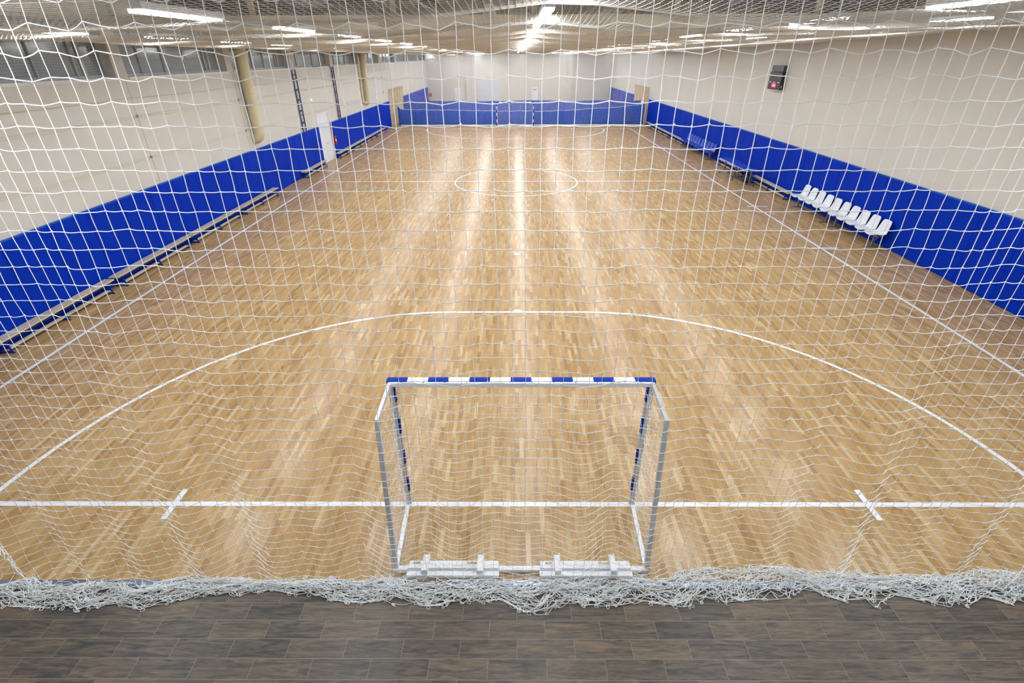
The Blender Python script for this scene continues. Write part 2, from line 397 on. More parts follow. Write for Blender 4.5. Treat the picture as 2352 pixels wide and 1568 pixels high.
# ---------------------------------------------------------------- blue wall pads
def pad_mesh(wd, h=1.99, t=.06):
    root = empty('wall_pad')
    mb = MB(); b = .018; 
    mb.box(0, t-.012, -wd/2+.004, wd/2-.004, .01, h)
    # soft face with rounded edges
    n = 7; ys = np.array([-wd/2+.004, -wd/2+.02, -wd/2+.06, 0, wd/2-.06, wd/2-.02, wd/2-.004]); zs = np.array([.01, .03, .08, h/2, h-.08, h-.03, h])
    f = np.array([0, .7, 1, 1, 1, .7, 0]); V = [[(t-.012+.012*min(f[i], f[j]), y, z) for j, y in enumerate(ys)] for i, z in enumerate(zs)]
    mb.grid(V)
    mb.build('cushion', M['pad'], root)
    MB().box(0, t+.002, -wd/2+.004, wd/2-.004, h, h+.03).build('top_cap', M['padtop'], root, bevel=.004)
    return root
def pad_run(x, ya, yb, n, rz, label, group):
    wd = (yb-ya)/n; first = pad_mesh(wd)
    for i in range(n):
        y = ya+wd*(i+.5)
        if i == 0: first.location = (x, y, 0); first.rotation_euler = (0, 0, rz); tag(first, label, 'wall pad', group); 
        else: copy_tree(first, (x, y, 0), rz)
pad_run(XL, -1.0, 24.9, 21, 0, 'blue padded wall panel on the left wall on the camera side of the white door', 'blue pads left wall before the door')
pad_run(XL, 26.95, 42.75, 13, 0, 'blue padded wall panel on the left wall between the white door and the wall bars', 'blue pads left wall after the door')
pad_run(XR, -1.0, 44.1, 36, math.pi, 'blue padded wall panel in the long row on the right wall', 'blue pads along the right wall')
pad_run(XL, 48.7, 64.9, 13, 0, 'blue padded wall panel on the left wall seen through the far white net', 'blue pads left wall beyond the far net')
pad_run(XR, 50.3, 64.9, 12, math.pi, 'blue padded wall panel on the right wall seen through the far white net', 'blue pads right wall beyond the far net')

# ---------------------------------------------------------------- gym benches
def bench(L):
    root = empty('gym_bench')
    MB().box(-.125, .125, -L/2+.01, L/2-.01, .295, .33).build('seat', M['pine'], root, bevel=.006)
    MB().box(.02, .055, -L/2+.06, L/2-.06, .22, .295).build('rail', M['navy'], root)
    MB().box(.0, .09, -L/2+.2, L/2-.2, .075, .11).build('balance_beam', M['pine'], root, bevel=.004)
    for y in (-L/2+.22, 0, L/2-.22):
        f = MB()
        f.bar((-.07, y, .3), (-.12, y, .03), .024).bar((.07, y, .3), (.13, y, .03), .024).bar((-.13, y, .025), (.14, y, .025), .026, .025)
        f.box(-.08, .1, y-.02, y+.02, .11, .14)
        lg = f.build('leg', M['blue'], root)
        MB().box(-.15, -.11, y-.025, y+.025, 0, .02).box(.12, .16, y-.025, y+.025, 0, .02).build('rubber_foot', M['rubber'], lg)
    return root
BL = [(5.55, 3.45, 'wooden gym bench on the left wall nearest the camera, cut off by the frame'),
      (9.12, 3.5, 'wooden gym bench on the left wall, second from the camera'),
      (12.62, 3.4, 'wooden gym bench on the left wall, third of the four end to end'),
      (16.08, 3.4, 'wooden gym bench on the left wall, farthest of the four end to end'),
      (22.8, 3.3, 'wooden gym bench alone on the left, reaching in front of the white door'),
      (28.3, 3.05, 'wooden gym bench on the left wall just past the fire extinguisher'),
      (31.4, 3.05, 'wooden gym bench on the left wall, second past the fire extinguisher'),
      (34.5, 3.05, 'wooden gym bench on the left wall, third past the fire extinguisher'),
      (37.6, 3.05, 'wooden gym bench on the left wall nearest the far wall bars')]
BR = [(18.35, 3.7, 'wooden gym bench on the right wall between the white seats and the blue tables'),
      (22.9, 3.6, 'wooden gym bench on the right wall behind the blue tables'),
      (33.3, 3.65, 'wooden gym bench on the right wall touching the row of blue seats'),
      (37.0, 3.75, 'wooden gym bench on the right wall, middle of the far three'),
      (40.85, 3.75, 'wooden gym bench on the right wall nearest the far wall bars')]
protoL = None
for y, L, lb in BL:
    b = bench(L); b.location = (XL+.24, y, 0); tag(b, lb, 'bench', 'gym benches along the left wall')
for y, L, lb in BR:
    b = bench(L); b.location = (XR-.3, y, 0); b.rotation_euler = (0, 0, math.pi); tag(b, lb, 'bench', 'gym benches along the right wall')

# ---------------------------------------------------------------- bucket seat rows
def bucket(m, root, y, seatname='bucket_seat'):
    prof = np.array([(-.26, -.03), (-.245, -.005), (-.2, .005), (-.11, .0), (0, -.012), (.09, -.012), (.15, .01), (.187, .06), (.21, .15), (.235, .26), (.26, .36), (.272, .4), (.28, .415)])
    wid = np.array([.18, .225, .24, .247, .25, .25, .247, .24, .228, .215, .2, .175, .13])
    us = np.linspace(-1, 1, 9); V = []
    for (d, h), w_ in zip(prof, wid):
        back = h > .05
        V.append([(d-(.028*u**4 if back else 0), w_*u, .45+h+(.03*u**4 if not back else 0)) for u in us])
    o = MB().grid(V).build(seatname, m, root, smooth=True, solid=.018); o.location = (0, y, 0)
    return o
def seat_row(m, cnt=5, pitch=.54, h=.0):
    root = empty('seat_row'); L = cnt*pitch
    first = None
    for k in range(cnt):
        y = (k-(cnt-1)/2)*pitch
        if first is None: first = bucket(m, root, y)
        else:
            c = first.copy(); COL.objects.link(c); c.location = (0, y, 0)
    MB().box(-.1, -.06, -L/2+.05, L/2-.05, .385, .42).box(.06, .1, -L/2+.05, L/2-.05, .385, .42).build('beam', M['steel'], root)
    for y in (-L/2+.28, L/2-.28):
        MB().box(-.03, .03, y-.025, y+.025, .03, .39).bar((0, y, .2), (0, y-.18, .385), .02).box(-.11, .11, y-.02, y+.02, .37, .39).build('leg', M['steel'], root)
        MB().box(-.25, .25, y-.025, y+.025, 0, .035).build('foot_bar', M['steel'], root, bevel=.006)
    return root
sw = seat_row(M['seatw']); sw.location = (XR-.42, 11.75, 0)
tag(sw, 'row of white bucket seats against the right pads, the row nearer the camera', 'seats', 'white seat rows')
copy_tree(sw, (XR-.42, 14.46, 0), 0, 'row of white bucket seats against the right pads, the row farther from the camera')
sb = seat_row(M['seatb']); sb.location = (XR-.42, 27.22, 0)
tag(sb, 'row of blue bucket seats on the right wall, the row nearer the blue tables', 'seats', 'blue seat rows')
copy_tree(sb, (XR-.42, 29.98, 0), 0, 'row of blue bucket seats on the right wall, the row next to the far benches')

# ---------------------------------------------------------------- folding tables and bag
def table(L):
    root = empty('folding_table')
    MB().box(-.29, .29, -L/2+.01, L/2-.01, .735, .755).build('tabletop', M['tabletop'], root)
    MB().box(-.3, .3, -L/2, L/2, .715, .742).build('edge_band', M['edge'], root)
    for y in (-L/2+.15, L/2-.15):
        lg = MB().box(-.03, .03, y-.02, y+.02, .12, .715).bar((-.25, y, .12), (.25, y, .12), .04).box(-.2, .2, y-.02, y+.02, .69, .715).build('leg', M['steel'], root)
        for x in (-.23, .23):
            MB().cyl((x-.012, y, .035), (x+.012, y, .035), .035, 12).box(x-.015, x+.015, y-.01, y+.01, .04, .11).build('caster', M['rubber'], lg)
    return root
tb = table(1.7); tb.location = (10.93, 19.9, 0)
tag(tb, 'blue topped folding table on casters, the nearer of the two by the right wall', 'table', 'blue folding tables')
copy_tree(tb, (10.93, 21.66, 0), 0, 'blue topped folding table on casters, the farther of the two by the right wall')
bg = empty('bag', (11.2, 20.1, 0), label='black bag on the floor under the blue tables by the right wall', cat='bag')
V = []
for z, s_ in ((0, .8), (.03, 1), (.2, 1.03), (.36, .92), (.42, .6), (.43, .05)):
    V.append([(s_*.13*np.sign(math.cos(a))*abs(math.cos(a))**.6, s_*.26*np.sign(math.sin(a))*abs(math.sin(a))**.6, z) for a in np.linspace(0, 2*np.pi, 25)])
MB().grid(V).build('bag_body', M['black'], bg, smooth=True)
a = np.linspace(0, np.pi, 10); MB().tubes(np.c_[a*0, .1*np.cos(a), .42+.1*np.sin(a)], .01).build('handle', M['dkgrey'], bg)

# ---------------------------------------------------------------- goals
def goal(name, label):
    root = empty(name, label=label, cat='goal', group='handball goals')
    W, H, d = 1.5, 2.0, .08
    # main frame, white with blue bands; local +Y is the playing side
    n = 13; seg = 3.16/n
    wb = MB(); bbs = []
    for k in range(n):
        if k % 2 == 0: bbs.append(MB())
        (bbs[-1] if k % 2 == 0 else wb).box(-1.58+k*seg, -1.58+(k+1)*seg, -.035, .045, H, H+d)
    wb.box(-1.54, 1.54, -.065, -.035, H+.012, H+d-.012)
    cb = wb.build('crossbar', M['white'], root, bevel=.003); [q_.build('blue_band', M['blue'], cb, bevel=.003) for q_ in bbs]
    bt = MB()
    for k in range(12): bt.cyl((-1.4+k*2.8/11, -.05, H+d-.013), (-1.4+k*2.8/11, -.05, H+d-.008), .008, 8)
    bt.build('bolt', M['steel'], cb)
    for s in (-1, 1):
        wb = MB(); bbs = []; x0, x1 = sorted((s*W, s*(W+d)))
        for k in range(8):
            if k % 2 == 0: bbs.append(MB())
            (wb if k % 2 else bbs[-1]).box(x0, x1, 0, .045, H-(k+1)*.25, H-k*.25)
        wb.box(x0+.02, x1-.02, -.05, 0, 0, H)
        p = wb.build('post', M['alu'], root, bevel=.003); [q_.build('blue_band', M['blue'], p, bevel=.003) for q_ in bbs]
        st = MB().bar((s*1.54, -.04, H+.045), (s*1.59, -.56, 1.9), .04, .06)
        st.bar((s*1.59, -.54, 1.92), (s*1.5, -1.03, .03), .055, .045, up=(0, 1, 0))
        st.build('back_stay', M['alu'], root, bevel=.004)
        MB().bar((s*1.54, -.03, .03), (s*1.5, -1.05, .03), .05, .04).build('side_base', M['white'], root, bevel=.004)
    MB().box(-1.52, 1.52, -1.06, -1.0, .005, .06).build('rear_base', M['white'], root, bevel=.005)
    # counterweights lying over the rear bar
    for s in (-1, 1):
        cx = s*.79-.02
        w_ = MB().box(cx-.54, cx+.54, -.99, -.93, .005, .06).box(cx-.55, cx+.55, -1.135, -1.065, .005, .06).box(cx-.54, cx+.54, -1.055, -1.005, .062, .085)
        cw = w_.build('counterweight', M['white'], root, bevel=.008)
        for q in (-.34, .32):
            MB().box(cx+q-.03, cx+q+.03, -1.12, -.9, .06, .13).box(cx+q+.03, cx+q+.042, -1.12, -.87, .05, .125).build('clamp', M['white'], cw, bevel=.004)
        for h0, h1 in ((.16, .28), (-.48, -.4)): MB().cyl((cx+h0, -.99, .1), (cx+h1, -.99, .1), .014, 10).build('handle', M['pine'], cw)
    # netting
    rg = np.random.default_rng(3); mb = MB(); nb = 32
    xs = np.linspace(-1.56, 1.56, nb)
    # back sheet: crossbar -> slack roof -> back -> floor behind rear bar
    path = np.array([(-.06, 2.0), (-.17, 1.95), (-.27, 1.89), (-.36, 1.82), (-.43, 1.73), (-.48, 1.63), (-.53, 1.53), (-.58, 1.43), (-.62, 1.33), (-.67, 1.23), (-.71, 1.13), (-.76, 1.03), (-.8, .93), (-.84, .83), (-.88, .73), (-.91, .63), (-.94, .53), (-.97, .43), (-.99, .33), (-1.01, .23), (-1.04, .14), (-1.07, .075), (-1.1, .04), (-1.12, .014)])
    m_ = len(path); G = np.zeros((m_, nb, 3))
    for i in range(m_):
        e = np.abs(xs/1.56); pull = np.clip((1-e)*4, 0, 1)
        sagy = .10*math.sin(math.pi*min(1, i/20))*pull
        G[i, :, 0] = xs+rg.normal(0, .006, nb); G[i, :, 1] = path[i, 0]+sagy+rg.normal(0, .008, nb); G[i, :, 2] = path[i, 1]+rg.normal(0, .008, nb)*(path[i, 1] > .1)
        if i > 20: G[i, :, 1] += rg.normal(0, .02, nb); G[i, :, 0] += rg.normal(0, .02, nb)
    def wavy(A, amp=.006):
        # subdivide polylines with slack between knots
        m2, n2, _ = A.shape; out = np.zeros((m2, (n2-1)*3+1, 3)); out[:, ::3] = A
        for q, t_ in ((1, 1/3), (2, 2/3)): out[:, q::3] = A[:, :-1]*(1-t_)+A[:, 1:]*t_+rg.normal(0, amp, (m2, n2-1, 3))*[1, 1, 1]
        out[..., 2] = np.maximum(out[..., 2], .006)
        return out
    mb.tubes(wavy(G, .004), .0017, 3); mb.tubes(wavy(G.transpose(1, 0, 2), .005), .0017, 3)
    for s in (-1, 1):
        rows = 20; cols = 10; Gs = np.zeros((rows, cols, 3))
        for i in range(rows):
            z = 1.96*(1-i/(rows-1))+.02; yb = -.54-(1.9-z)/1.87*.48 if z < 1.9 else -.5
            for j in range(cols):
                t_ = j/(cols-1); Gs[i, j] = (s*(1.55-.04*t_*(1-z/2))+rg.normal(0, .008)-s*.06*math.sin(math.pi*t_), -.05+(yb+.05)*t_+rg.normal(0, .006), z-.02*math.sin(math.pi*t_)+rg.normal(0, .006))
        mb.tubes(wavy(Gs), .0017, 3); mb.tubes(wavy(Gs.transpose(1, 0, 2)), .0017, 3)
    mb.build('goal_net', M['cord'], root)
    return root
g1 = goal('handball_goal', 'blue and white banded goal in the foreground, seen from behind')
copy_tree(g1, (-.03, LEN, 0), math.pi, 'small distant blue and white goal standing before the far net')

# ---------------------------------------------------------------- hanging net in the foreground
def smooth_noise(x, waves, seed):
    r = np.random.default_rng(seed); out = 0
    for wl, a in waves: out = out+a*np.sin(2*np.pi*x/wl*(1+.25*r.normal())+r.uniform(0, 6.28))
    return out
def front_net():
    root = empty('barrier_net', (0, 0, 0), label='white knotted rope net hanging across the whole foreground, bunched on the floor', cat='net')
    rg = np.random.default_rng(11); NY = -1.2
    zs = [.06]
    while zs[-1] < 6.2:
        z = zs[-1]; zs.append(z+.104+.041*min(1, max(0, (z-.3)/3.6)))
    zs = np.array(zs); cs = np.arange(XL+.1, XR-.05, .112); nR, nC = len(zs), len(cs)
    X, Z = np.meshgrid(cs, zs); ii = np.arange(nC)[None] + 0*Z
    ph = ii % 3
    amp = np.clip((Z-4.45)/1.1, 0, 1)**1.3*.026*(1+.5*np.clip((np.abs(X)-1.5)/2, 0, 1))
    Zz = Z+amp*np.where(ph == 0, .55, np.where(ph == 1, .1, -.65))*(.75+.5*rg.random(Z.shape))
    Zz += rg.normal(0, .0035, Z.shape)
    Xx = X+rg.normal(0, .0022, Z.shape)+.02*np.sin(X*1.1+1)*np.sin(Z*.9)
    fa = .17*np.exp(-Z/2.0)*(1-.6*np.exp(-Z/.4))+.004
    drift = X+.05*Z*np.sin(X*.7)
    fold = smooth_noise(drift, [(.56, .75), (.95, .55), (1.9, .4)], 5)
    Yy = NY+fa*fold*.75+rg.normal(0, .004, Z.shape)
    Yy += .12*np.exp(-Z/.5)*0
    for xg, st, dx, zr in ((-5.42, .82, -.35, 1.1), (-4.95, .7, -.22, .5), (2.35, .55, .1, .6), (3.05, .65, .16, .9), (5.5, .6, .3, 1.0), (-8, .6, 0, 1), (8, .6, 0, 1)):
        s_ = np.clip((zr-Z)/zr, 0, 1)**.8; xc = xg+dx*Z
        g = np.exp(-((X-xc)/.2)**2)*s_*st
        Xx += (xc-X)*g; Yy += -.05*g
    P = np.stack([Xx, Yy, Zz], -1)
    mb = MB()
    # horizontal strands with slack
    sub = 5; n2 = (nC-1)*sub+1; H = np.zeros((nR, n2, 3)); H[:, ::sub] = P
    sl = (.002+.008*rg.random((nR, nC-1)))*(1-.75*np.clip((zs[:, None]-3.5)/2, 0, 1))
    sy = rg.normal(0, .007, (nR, nC-1)); sk = rg.normal(0, .35, (nR, nC-1))
    for q in range(1, sub):
        t_ = q/sub; bump_ = 4*t_*(1-t_)*(1+sk*(t_-.5)*2)
        H[:, q::sub] = P[:, :-1]*(1-t_)+P[:, 1:]*t_
        H[:, q::sub, 2] -= sl*bump_; H[:, q::sub, 1] += sy*bump_
    mb.tubes(H, .0034, 5)
    Vv = P.transpose(1, 0, 2); sub = 3; W_ = np.zeros((nC, (nR-1)*sub+1, 3)); W_[:, ::sub] = Vv
    vx = rg.normal(0, .0008, (nC, nR-1))
    for q in range(1, sub):
        t_ = q/sub; W_[:, q::sub] = Vv[:, :-1]*(1-t_)+Vv[:, 1:]*t_; W_[:, q::sub, 0] += vx
    rz = .0019+.0011*np.clip(W_[..., 2]/4, 0, 1)
    mb.tubes(W_, rz, 5, ref=(0, 1, .05))
    kb = MB(); 
    K = P.reshape(-1, 3); mb.blobs(K, .0075); mb.blobs(K+rg.normal(0, .003, K.shape), .0065)
    mb.build('hanging_netting', M['cord'], root, smooth=True)
    # top rope
    tp = P[-1]; MB().tubes(tp+[0, 0, .01], .008, 6).build('top_rope', M['cord'], root, smooth=True)
    # bunched hem lying on the floor
    far = np.array([(-6.09, -1.25), (-5.82, -1.16), (-5.43, -1.25), (-4.75, -1.19), (-4.39, -1.28), (-4.19, -1.19), (-3.87, -1.12), (-3.06, -1.19), (-1.78, -1.16), (-0.5, -1.18), (0.53, -1.15), (1.56, -1.12), (2.32, -1.0), (2.75, -0.97), (3.16, -1.0), (3.65, -1.06), (4.41, -1.09), (4.9, -1.11), (5.54, -1.03), (5.99, -1.05)])
    near = np.array([(-5.9, -1.47), (-5.39, -1.49), (-4.92, -1.58), (-4.68, -1.44), (-4.19, -1.51), (-3.74, -1.35), (-3.24, -1.35), (-2.92, -1.27), (-2.17, -1.4), (-1.22, -1.45), (-0.72, -1.47), (-0.24, -1.38), (0.18, -1.6), (0.5, -1.45), (0.99, -1.45), (1.49, -1.41), (1.77, -1.46), (2.07, -1.45), (2.59, -1.37), (2.99, -1.37), (3.36, -1.23), (3.5, -1.34), (3.97, -1.46), (4.26, -1.31), (4.48, -1.36), (4.87, -1.49), (5.29, -1.33), (5.63, -1.46)])
    rows = 36; G = np.zeros((rows, nC, 3))
    for j in range(rows):
        x = cs+smooth_noise(cs, [(1.3, .07), (.6, .04)], 50+j)+rg.normal(0, .012, nC)
        f_ = np.interp(x, far[:, 0], far[:, 1])+.02; n_ = np.interp(x, near[:, 0], near[:, 1])-.012
        c, hw = (f_+n_)/2, (f_-n_)/2
        base = 1-2*j/(rows-1)
        q = np.clip(base*.88+smooth_noise(cs, [(.62, .2), (1.1, .26), (.31, .14)], 80+j)+smooth_noise(cs, [(.9, .22)], 7)+rg.normal(0, .05, nC), -1.04, 1.04)
        y = c+hw*q
        z = .01+.07*(1-np.clip(np.abs(q), 0, 1)**2)*(.15+.85*(.5+.5*np.sin(j*2.4+cs*3))*rg.uniform(.6, 1, nC))
        G[j] = np.stack([x, y, z], -1)
    def hermite(A, B, TA, TB, n=7):
        t_ = np.linspace(0, 1, n+1)[None, :, None]; h0 = 2*t_**3-3*t_**2+1; h1 = t_**3-2*t_**2+t_; h2 = -2*t_**3+3*t_**2; h3 = t_**3-t_**2
        C_ = A[:, None]*h0+TA[:, None]*h1+B[:, None]*h2+TB[:, None]*h3; C_[..., 2] = np.maximum(C_[..., 2], .006); return C_
    hm = MB()
    def tang(shape, s, bias):
        T = rg.normal(0, s, shape+(3,)); T[..., 2] *= .3; return T+bias
    TK = tang((rows, nC), .035, [.1, 0, 0])
    hm.tubes(hermite(G[:, :-1].reshape(-1, 3), G[:, 1:].reshape(-1, 3), TK[:, :-1].reshape(-1, 3), TK[:, 1:].reshape(-1, 3), 6), .0037, 4)
    A = G[:-1].reshape(-1, 3); B = G[1:].reshape(-1, 3); k = len(A); sel = rg.random(k) < .7
    hm.tubes(hermite(A[sel], B[sel], tang((sel.sum(),), .07, [0, -.02, 0]), tang((sel.sum(),), .07, [0, -.02, 0]), 6), .003, 4)
    A = P[0]; B = G[0]; k = len(A)
    hm.tubes(hermite(A, B, tang((k,), .05, [0, 0, -.08]), tang((k,), .05, [0, -.05, 0])), .0033, 4)
    # slack loops along both edges of the bunch
    th_ = np.linspace(0, 1, 11)
    for side, cnt in ((-1, 230), (1, 160)):
        ci = rg.integers(0, nC, cnt); ri = (G[:, :, 1].argmin(0) if side < 0 else G[:, :, 1].argmax(0))[ci]; lx = G[ri, ci, 0]; ly = G[ri, ci, 1]-side*.004; L_ = rg.uniform(.02, .05, cnt); W2 = rg.uniform(.008, .022, cnt); ang = rg.normal(0, .6, cnt)
        px = W2[:, None]*np.sin(2*np.pi*th_); py = side*L_[:, None]*np.sin(np.pi*th_)
        hm.tubes(np.stack([lx[:, None]+px*np.cos(ang)[:, None]-py*np.sin(ang)[:, None], ly[:, None]+px*np.sin(ang)[:, None]+py*np.cos(ang)[:, None], .012+.015*th_+0*px], -1), .0031, 4)
    hm.blobs(G.reshape(-1, 3)+[0, 0, .002], .006)
    hm.build('bunched_hem', M['cord'], root, smooth=True)
    # hem rope lying inside the bunch
    x = np.linspace(cs[0], cs[-1], 500); f_ = np.interp(x, far[:, 0], far[:, 1]); n_ = np.interp(x, near[:, 0], near[:, 1])
    MB().tubes(np.c_[x, (f_*.6+n_*.4)+smooth_noise(x, [(1.9, .05), (.9, .03)], 7), .05+.012*np.sin(x*5)], .0045, 5).build('hem_rope', M['rope'], root, smooth=True)
front_net()

# ---------------------------------------------------------------- fine net under the ceiling
def netz(X, Y):
    hx = np.interp(X, [-10.9, -7.25, -5, -3.35, -2.3, -.7, .35, 1.3, 2.2, 3.2, 4.24, 6, 8.1, 11.8], [.42, .26, .25, .28, .28, .37, .46, .38, .31, .32, .37, .38, .47, .62])
    fall = np.where(X > 4, .0125, .006); h = hx-fall*np.clip(Y-7, 0, 40)*np.interp(X, [-10, -3, 0, 4, 11.8], [1, .4, .6, .5, 1.05])
    h = np.maximum(h, .13)
    sag = .11*(np.abs(np.sin(np.pi*(Y-1.6)/3.0)))**1.4*np.clip(1.2-Y/60, .2, 1)
    return 5.38+h+.045-sag+.012*np.sin(X*1.9+Y*.8)
def ceiling_net():
    root = empty('ceiling_net', (0, 0, 0), label='fine beige safety net stretched under the whole ceiling', cat='net')
    mb = MB(); ya, yb = -1.1, 42.9; sp = .062
    xs = np.arange(XL+.04, XR-.03, sp); yy = np.arange(ya, yb+.01, .3)
    X, Y = np.meshgrid(xs, yy, indexing='ij'); Xw = X+.006*np.sin(Y*9+X*4)
    mb.tubes(np.stack([Xw, Y, netz(X, Y)], -1), .0023, 3)
    ys = np.arange(ya, yb, sp); xx = np.linspace(XL+.04, XR-.03, 46); Y, X = np.meshgrid(ys, xx, indexing='ij')
    mb.tubes(np.stack([X, Y, netz(X, Y)], -1), .0019, 3)
    mb.build('net_sheet', M['fine'], root)
    # skirt in front of the windows
    sk = MB(); zz = np.linspace(0, 1, 8); ys = np.arange(ya, yb, .062)
    def bot(y): return 4.38-.03*np.sin(np.pi*((y-10.7) % 6.1)/6.1)
    Yg, T = np.meshgrid(ys, zz, indexing='ij'); Ztop = netz(np.full_like(Yg, XL+.04), Yg)
    sk.tubes(np.stack([XL+.045+.02*np.sin(Yg*3)*T, Yg, Ztop*(1-T)+bot(Yg)*T], -1), .0014, 3, ref=(0, 1, .05))
    nz = 24; yy = np.arange(ya, yb, .3); T, Yg = np.meshgrid(np.linspace(0, 1, nz), yy, indexing='ij'); Ztop = netz(np.full_like(Yg, XL+.04), Yg)
    sk.tubes(np.stack([XL+.045+.02*np.sin(Yg*3)*T, Yg, Ztop*(1-T)+bot(Yg)*T], -1), .0014, 3)
    sk.build('window_skirt', M['fine'], root)
    rp = MB(); yy = np.arange(ya, yb, .3); rp.tubes(np.c_[yy*0+XL+.045, yy, bot(yy)], .006, 5)
    rp.build('skirt_rope', M['rope'], root)
    cr = MB()
    for k in range(15):
        y = 1.6+3*k; xx = np.linspace(XL+.02, XR-.02, 40); cr.tubes(np.c_[xx, xx*0+y, netz(xx, xx*0+y)+.004], .0025, 4)
    cr.build('support_wire', M['steel'], root)
ceiling_net()

# ---------------------------------------------------------------- wall wires on the left
for z, nm in ((3.93, 'thin wire pair stretched along the left wall below the windows'), (2.82, 'thin wire pair stretched along the left wall just above the pads')):
    root = empty('wall_wire', (XL, 0, z), label=nm, cat='wire', group='wires along the left wall')
    yy = np.linspace(-1, 42, 90)
    MB().tubes(np.c_[yy*0+.05, yy, -.02*np.abs(np.sin((yy-10.8)*np.pi/6.08))], .004, 4).tubes(np.c_[yy*0+.05, yy, -.05-.03*np.abs(np.sin((yy-10.8)*np.pi/6.08))], .004, 4).build('wire', M['rope'], root)
    hk = MB()
    for k in range(-1, 6):
        y = 10.75+6.08*k; hk.box(0, .06, y-.012, y+.012, -.05, .012)
    hk.build('hook', M['steel'], root)

# ---------------------------------------------------------------- far divider net, curtains
def divider(name, label, y, x0, x1, ztop, sp, seed, r):
    root = empty(name, (0, 0, 0), label=label, cat='net', group='divider nets at the far end')
    rg = np.random.default_rng(seed); xs = np.arange(x0, x1+.01, sp); zs = np.arange(.03, ztop, sp); zs = np.append(zs, ztop)
    X, Z = np.meshgrid(xs, zs, indexing='ij'); fold = smooth_noise(X, [(1.6, .05), (.7, .035), (3.1, .06)], seed)*(1-.5*Z/ztop)
    Xn = X+.035*smooth_noise(X, [(.9, .6), (2.2, 1)], seed+1)
    P = np.stack([Xn, y+fold, Z+.02*np.sin(X*2.3)*(Z > .1)], -1)
    MB().tubes(P, r, 3, ref=(0, 1, .05)).tubes(P.transpose(1, 0, 2), r, 3).build('netting', M['cord'], root)
    x = np.linspace(x0, x1, 160); MB().tubes(np.c_[x, y-.02+smooth_noise(x, [(1.6, .03), (.7, .02)], seed), .055+.0*x], .05, 6).tubes(np.c_[x, y+0*x, ztop+0*x], .02, 4).build('hem_rope', M['cord'], root, smooth=True)
    return root
divider('divider_net', 'tall white divider net across the far end, right behind the far goal', 43.0, -10.15, 11.3, 5.5, .1, 21, .0032)
divider('divider_net', 'second white divider net just behind the first at the far end', 44.9, -10.6, 11.5, 5.5, .1, 31, .0024)
def curtain(label, y, xz, seed, hemrope):
    root = empty('blue_curtain', (0, 0, 0), label=label, cat='curtain', group='blue curtains at the far end')
    x = np.linspace(xz[0][0], xz[-1][0], 420); zt = np.interp(x, [a for a, _ in xz], [b for _, b in xz])+.012*np.sin(x*2.1)+.01*np.sin(x*5.3)
    fold = smooth_noise(x, [(.5, .025), (1.1, .03), (.27, .015)], seed); t_ = np.linspace(0, 1, 6)
    V = [[(x[i], y+fold[i]*(1-.3*q), .02+(zt[i]-.02)*q) for i in range(len(x))] for q in t_]
    MB().grid(V).build('fabric', M['curtain'], root, smooth=True, solid=.012)
    MB().tubes(np.c_[x, y-.01+fold*.7, zt+.01], .014, 5).build('edge_rope', M['cord' if hemrope else 'padtop'], root, smooth=True)
curtain('low blue fabric curtain with white top rope directly behind the far net', 43.32, [(-10.35, 1.62), (-10.1, 1.36), (-9, 1.28), (-6, 1.26), (-2, 1.16), (0, 1.16), (3, 1.14), (5, 1.24), (9, 1.45), (10.6, 1.6), (11.35, 1.75)], 41, True)
curtain('taller blue fabric curtain behind the second far net, paler through the mesh', 45.3, [(-10.2, 1.78), (-8, 1.84), (-4, 1.77), (0, 1.82), (2, 1.86), (5, 1.77), (8, 1.85), (10.4, 1.75), (11.4, 1.85)], 43, False)

# ---------------------------------------------------------------- wall bars
def wall_bars(w_=1.0, H=2.95):
    root = empty('wall_bars')
    for y in (-w_/2+.03, w_/2-.03):
        MB().box(0, .09, y-.025, y+.025, 0, H).box(.09, .17, y-.025, y+.025, H-.3, H).build('upright', M['bars'], root, bevel=.006)
    rg = MB()
    for k in range(14):
        z = .2+k*.19; x = .06 if k < 13 else .13
        first = MB().cyl((x, -w_/2+.03, z), (x, w_/2-.03, z), .016, 10).build('rung', M['bars'], root, smooth=True) if k == 0 else None
        if k: 
            c = f0.copy(); COL.objects.link(c); c.location = (x-.06, 0, z-.2)
        else: f0 = first
    return root
wb = wall_bars(); wb.location = (XL+.05, 43.55, 0)
tag(wb, 'pine wall bars on the left wall beside the far nets', 'wall bars', 'wall bars on the left')
for k in range(1, 5): copy_tree(wb, (XL+.05, 43.55+1.12*k, 0), 0)
for k in range(5): copy_tree(wb, (XR-.05, 44.85+1.12*k, 0), math.pi, 'pine wall bars on the right wall beside the far nets', 'wall bars on the right')

# ---------------------------------------------------------------- ducts, ladders, scoreboard, extinguisher
def duct(y, label, r=.27, thin=False):
    root = empty('air_duct', (XL+r+.04, y, 0), label=label, cat='duct', group='round ducts on the left wall')
    a = np.linspace(0, np.pi/2, 8); e = r+.03; pts = [(0, 0, 6.7), (0, 0, 4.6), (0, 0, 2.65)]+[((-e+e*math.cos(q)), 0, 2.65-e*math.sin(q)) for q in a[1:]]
    MB().tubes(np.array(pts), r, 24, ref=(.01, 1, .01)).build('pipe', M['duct'], root, smooth=True)
    cl = MB()
    for z in (5.55, 4.1, 2.8):
        th_ = np.linspace(0, 2*np.pi, 25); cl.tubes(np.c_[(r+.003)*np.cos(th_), (r+.003)*np.sin(th_), th_*0+z], .012, 4)
    cl.build('clamp_ring', M['duct'], root)
    if thin:
        MB().tubes(np.array([(-.15, -.75, 6.7), (-.15, -.75, 2.7), (-.15, -.7, 2.5), (-.15, -.45, 2.42)]), .07, 12, ref=(1, .01, .01)).build('side_pipe', M['duct'], root, smooth=True)
